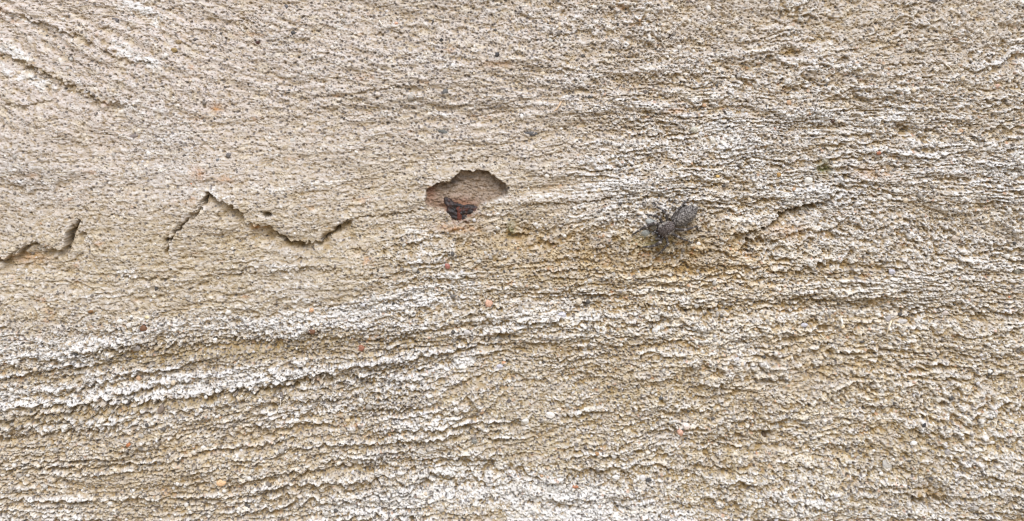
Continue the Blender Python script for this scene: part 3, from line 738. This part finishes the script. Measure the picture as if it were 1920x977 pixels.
# ------------------------------------------------------------------ the spider
def make_spider():
    K = 1.0                                      # work in picture pixels: x = u, z = -v, y = -height; scaled down at the end
    h0 = hgt(1262, 425)
    root_uv = (1262, 425)
    def P3(u, v, h):
        return Vector((u - root_uv[0], -h, -(v - root_uv[1])))
    bm = bmesh.new()
    def ell(c, axis_dir, a, b_, c_, seg=24):
        """ellipsoid: a along axis, b_ across in the wall plane, c_ outwards"""
        t = axis_dir.normalized(); nrm = Vector((0, -1, 0)); nrm = (nrm - t * nrm.dot(t)).normalized(); s = t.cross(nrm)
        r = bmesh.ops.create_icosphere(bm, subdivisions=4, radius=1)
        for v in r['verts']:
            p = v.co.copy(); v.co = c + t * p.x * a + s * p.y * b_ + nrm * p.z * c_
    ax_ = Vector((-.83, 0, -.56)).normalized()       # towards the face, down and left
    side = Vector((-.56, 0, .83))
    ceph = P3(1245, 431, 16); abd = P3(1280, 406, 14)
    ell(ceph, ax_ + Vector((0, .06, 0)), 18.5, 13, 9.5)
    ell(ceph + ax_ * 6 + Vector((0, -1, 0)), ax_, 11.5, 13, 9)       # square broad face
    ell(abd, ax_, 26, 15.5, 11)
    ell(abd - ax_ * 9, ax_, 18, 13, 9.5)
    ell(abd - ax_ * 25, ax_, 5.5, 3.6, 3.5)                          # spinnerets
    ell((ceph + abd) / 2 + Vector((0, 2, 0)), ax_, 9, 6, 5)          # waist
    # palps
    for s in (-1, 1):
        tube_verts(bm, [ceph + ax_ * 12 + side * s * 5, ceph + ax_ * 19 + side * s * 6.5 + Vector((0, -1, 0)), ceph + ax_ * 24 + side * s * 4.5 + Vector((0, 4, 0))], [2.6, 2.9, 2.4], 8)
        tube_verts(bm, [ceph + ax_ * 14 + side * s * 2.6, ceph + ax_ * 18.5 + side * s * 2.8 + Vector((0, 5, 0))], [3.0, 2.2], 8)
    # legs: (joints as u, v, height; radii)
    legs = [
     # upper-left side of the body (the side facing up in the picture), front to back
     [(1234,424,9),(1226,419,16),(1210,425,12),(1198,432,6),(1184,441,1)],
     [(1240,420,9),(1233,408,17),(1222,405,12),(1215,404,6),(1208,401,1)],
     [(1249,417,9),(1246,401,18),(1238,394,13),(1229,388,6),(1224,378,1)],
     [(1257,413,9),(1265,396,19),(1274,388,14),(1284,378,8),(1292,371,1)],
     # lower-right side
     [(1239,441,9),(1235,455,14),(1226,461,9),(1215,463,5),(1203,463,1)],
     [(1246,444,9),(1250,458,14),(1245,464,8),(1239,472,4),(1232,479,1)],
     [(1255,437,9),(1268,445,16),(1278,449,11),(1288,452,6),(1299,456,1)],
     [(1261,430,9),(1281,432,17),(1297,427,13),(1305,424,7),(1309,434,1)],
    ]
    segs = []
    for li, L in enumerate(legs):
        js = []
        for k, (u, v, h) in enumerate(L):
            h = h + (5 if k == 0 else 3 if k < len(L) - 1 else 0)
            hh_ = h if k < len(L) - 1 else max(hgt(u, v) - h0 + .5, -3)
            if k == 0: js.append(P3(u, v, h))
            else: js.append(P3(u, v, max(hh_, hgt(u, v) - h0 + (2.5 if k < len(L) - 1 else .5))))
        rr = [3.3, 3.2, 2.6, 1.8, .9] if li in (0, 4) else [2.4, 2.4, 1.8, 1.3, .7]
        pts = []; rad = []
        for k in range(len(js) - 1):
            for f in range(6):
                t = f / 6; bul = 1 + .16 * math.sin(math.pi * t)
                pts.append(js[k].lerp(js[k + 1], t)); rad.append((rr[k] * (1 - t) + rr[k + 1] * t) * bul)
        pts.append(js[-1]); rad.append(rr[-1])
        tube_verts(bm, pts, rad, 10)
        segs.append((pts, rad))
    me0 = bpy.data.meshes.new('tmp'); bm.to_mesh(me0); bm.free()
    ob = bpy.data.objects.new('tmp', me0); C.objects.link(ob)
    md = ob.modifiers.new('r', 'REMESH'); md.mode = 'VOXEL'; md.voxel_size = .45; md.use_smooth_shade = True
    ms = ob.modifiers.new('s', 'SMOOTH'); ms.factor = .5; ms.iterations = 2
    dg_ = bpy.context.evaluated_depsgraph_get()
    me = bpy.data.meshes.new_from_object(ob.evaluated_get(dg_)); me.name = 'body'
    bpy.data.objects.remove(ob); bpy.data.meshes.remove(me0)
    n = len(me.vertices); co = np.empty(n * 3, F); me.vertices.foreach_get('co', co); co = co.reshape(-1, 3)
    nm = np.empty(n * 3, F); me.vertices.foreach_get('normal', nm); nm = nm.reshape(-1, 3)
    # pigment
    axn = np.array(ax_[:], F); sd = np.array(side[:], F)
    ca = np.array(ceph[:], F); ab = np.array(abd[:], F)
    dab = co - ab; ta = dab @ axn; sa_ = dab @ sd
    inab = (np.abs(ta / 27) ** 2 + np.abs(sa_ / 15) ** 2) < 1.05
    dce = co - ca; tc_ = dce @ axn; sc_ = dce @ sd
    ince = ((tc_ / 20) ** 2 + (sc_ / 13.5) ** 2 < 1.05) & (co[:, 1] < -5)
    nA = perlin(co[:, 0] / 3.2, co[:, 2] / 3.2, 301); nB = perlin(co[:, 0] / 1.5 + 9, co[:, 2] / 1.5, 302); nC = perlin(co[:, 0] / 7, co[:, 2] / 7, 303)
    base = np.tile(col(.075, .068, .062), (n, 1))
    lightc = col(.44, .42, .41); darkc = col(.022, .018, .017); brn = col(.12, .07, .045)
    w = np.clip(.35 + 1.1 * nA + .9 * nB, 0, 1); base += (lightc - base) * (w * .5)[:, None]
    # abdomen: pale chevrons and side streaks on dark grey
    chev = np.sin((ta + np.abs(sa_) * 1.1) * .85 + nC * 4.5 + nA * 2.6)
    wa = inab * np.clip(.9 * sst(.1, .8, chev + .7 * nB) * (np.abs(sa_) < 8.5) + .4 * sst(9, 12, np.abs(sa_)), 0, 1); base += (lightc * .95 - base) * (wa * .5)[:, None]
    wd = inab * np.clip(sst(.1, -.8, chev) if False else (1 - sst(-.9, .0, chev)), 0, 1) * .7; base += (darkc * 1.6 - base) * wd[:, None]
    # head: near black with scattered pale scales and a pale fringe
    base = np.where(ince[:, None], np.where((nB + .012 * (-tc_) > .33)[:, None], col(.27, .24, .24), darkc * 1.1 + brn * .15), base)
    fr = ince & (np.abs(sc_) > 9.2) & (tc_ < 8); base = np.where(fr[:, None], col(.30, .28, .26) * (1 + .6 * nB[:, None]), base)
    # leg rings
    for pts, rad in segs:
        A = np.array([p[:] for p in pts], F); out = ~(inab | ince)
        d2 = ((co[:, None, :] - A[None]) ** 2).sum(-1); k = d2.argmin(1); dm = np.sqrt(d2.min(1))
        on = out & (dm < 4.6)
        ph = k / 6.0; f = ph - np.floor(ph)
        band = np.where((f > .84) | (f < .12), 1.0, 0.0) * (k > 2)
        cc = darkc * 1.6 + (lightc * .8 - darkc * 1.6) * np.clip(band * .8 + .55 * nB + .3 * nA, 0, 1)[:, None]
        base = np.where(on[:, None], cc, base)
    base = np.clip(base, .01, .6)
    co2 = co.copy()
    co2 += nm * (.28 * nB + .22 * nA)[:, None]
    me.vertices.foreach_set('co', (co2 * S).ravel()); me.update()
    at = me.attributes.new('pigment', 'FLOAT_COLOR', 'POINT'); at.data.foreach_set('color', np.concatenate([base, np.ones((n, 1))], 1).astype(F).ravel())
    me.polygons.foreach_set('use_smooth', np.ones(len(me.polygons), bool))
    me.materials.clear(); me.materials.append(pbr('spider_cuticle', attr='pigment', rough_=.55, bump=.6, bscale=14000, var=.3))
    root = bpy.data.objects.new('spider', None); C.objects.link(root); root.empty_display_size = .002
    root.location = wp(root_uv[0], root_uv[1], h0)
    tag(root, 'mottled grey and black jumping spider clinging head down-left to the rough wall', 'spider')
    body = bpy.data.objects.new('body', me); C.objects.link(body); body.parent = root
    # fur: short pale and dark bristles
    rr_ = np.random.RandomState(8); nh = 5200
    legw = np.where(inab | ince, 1.0, .22); pick = rr_.choice(n, nh, p=legw / legw.sum()); hv = []; hf = []; hc = []
    for i, p in enumerate(pick):
        o = co2[p]; nn = nm[p] + rr_.randn(3) * .38 - axn * .7; nn /= np.linalg.norm(nn); Ln = rr_.uniform(.9, 2.3)
        t1 = np.cross(nn, rr_.randn(3)); t1 /= np.linalg.norm(t1); t2 = np.cross(nn, t1); w_ = .17
        b0 = len(hv)
        hv += [o + t1 * w_, o - t1 * w_ * .5 + t2 * w_ * .87, o - t1 * w_ * .5 - t2 * w_ * .87, o + nn * Ln]
        hf += [(b0, b0 + 1, b0 + 3), (b0 + 1, b0 + 2, b0 + 3), (b0 + 2, b0, b0 + 3)]
        c = base[p] * .9 if rr_.rand() < .74 else (np.array((.52, .50, .48)) if rr_.rand() < .6 else np.array((.02, .018, .016)))
        hc += [c] * 4
    mf = bpy.data.meshes.new('fur'); mf.from_pydata([(v * S).tolist() for v in hv], [], hf)
    at = mf.attributes.new('pigment', 'FLOAT_COLOR', 'POINT'); at.data.foreach_set('color', np.concatenate([np.array(hc), np.ones((len(hc), 1))], 1).astype(F).ravel())
    mf.materials.append(pbr('spider_bristle', attr='pigment', rough_=.6, bscale=9000, var=.1))
    fo = bpy.data.objects.new('fur', mf); C.objects.link(fo); fo.parent = root
    # eyes
    me_ = pbr('eye_lens', (.008, .008, .010), .06, spec=.8)
    eyes = [(17.6, 3.6, -4, 3.0), (17.6, -3.6, -4, 3.0), (14, 9.4, -5, 1.9), (14, -9.4, -5, 1.9), (1.5, 9.8, -7.0, 1.7), (1.5, -9.8, -7.0, 1.7)]
    for t, s, y, r in eyes:
        bm = bmesh.new(); bmesh.ops.create_uvsphere(bm, u_segments=20, v_segments=12, radius=r * S)
        for f in bm.faces: f.smooth = True
        m_ = bpy.data.meshes.new('eye'); bm.to_mesh(m_); bm.free(); m_.materials.append(me_)
        o = bpy.data.objects.new('eye', m_); C.objects.link(o); o.parent = root
        o.location = (ceph + ax_ * t + side * s + Vector((0, y, 0))) * S
make_spider()
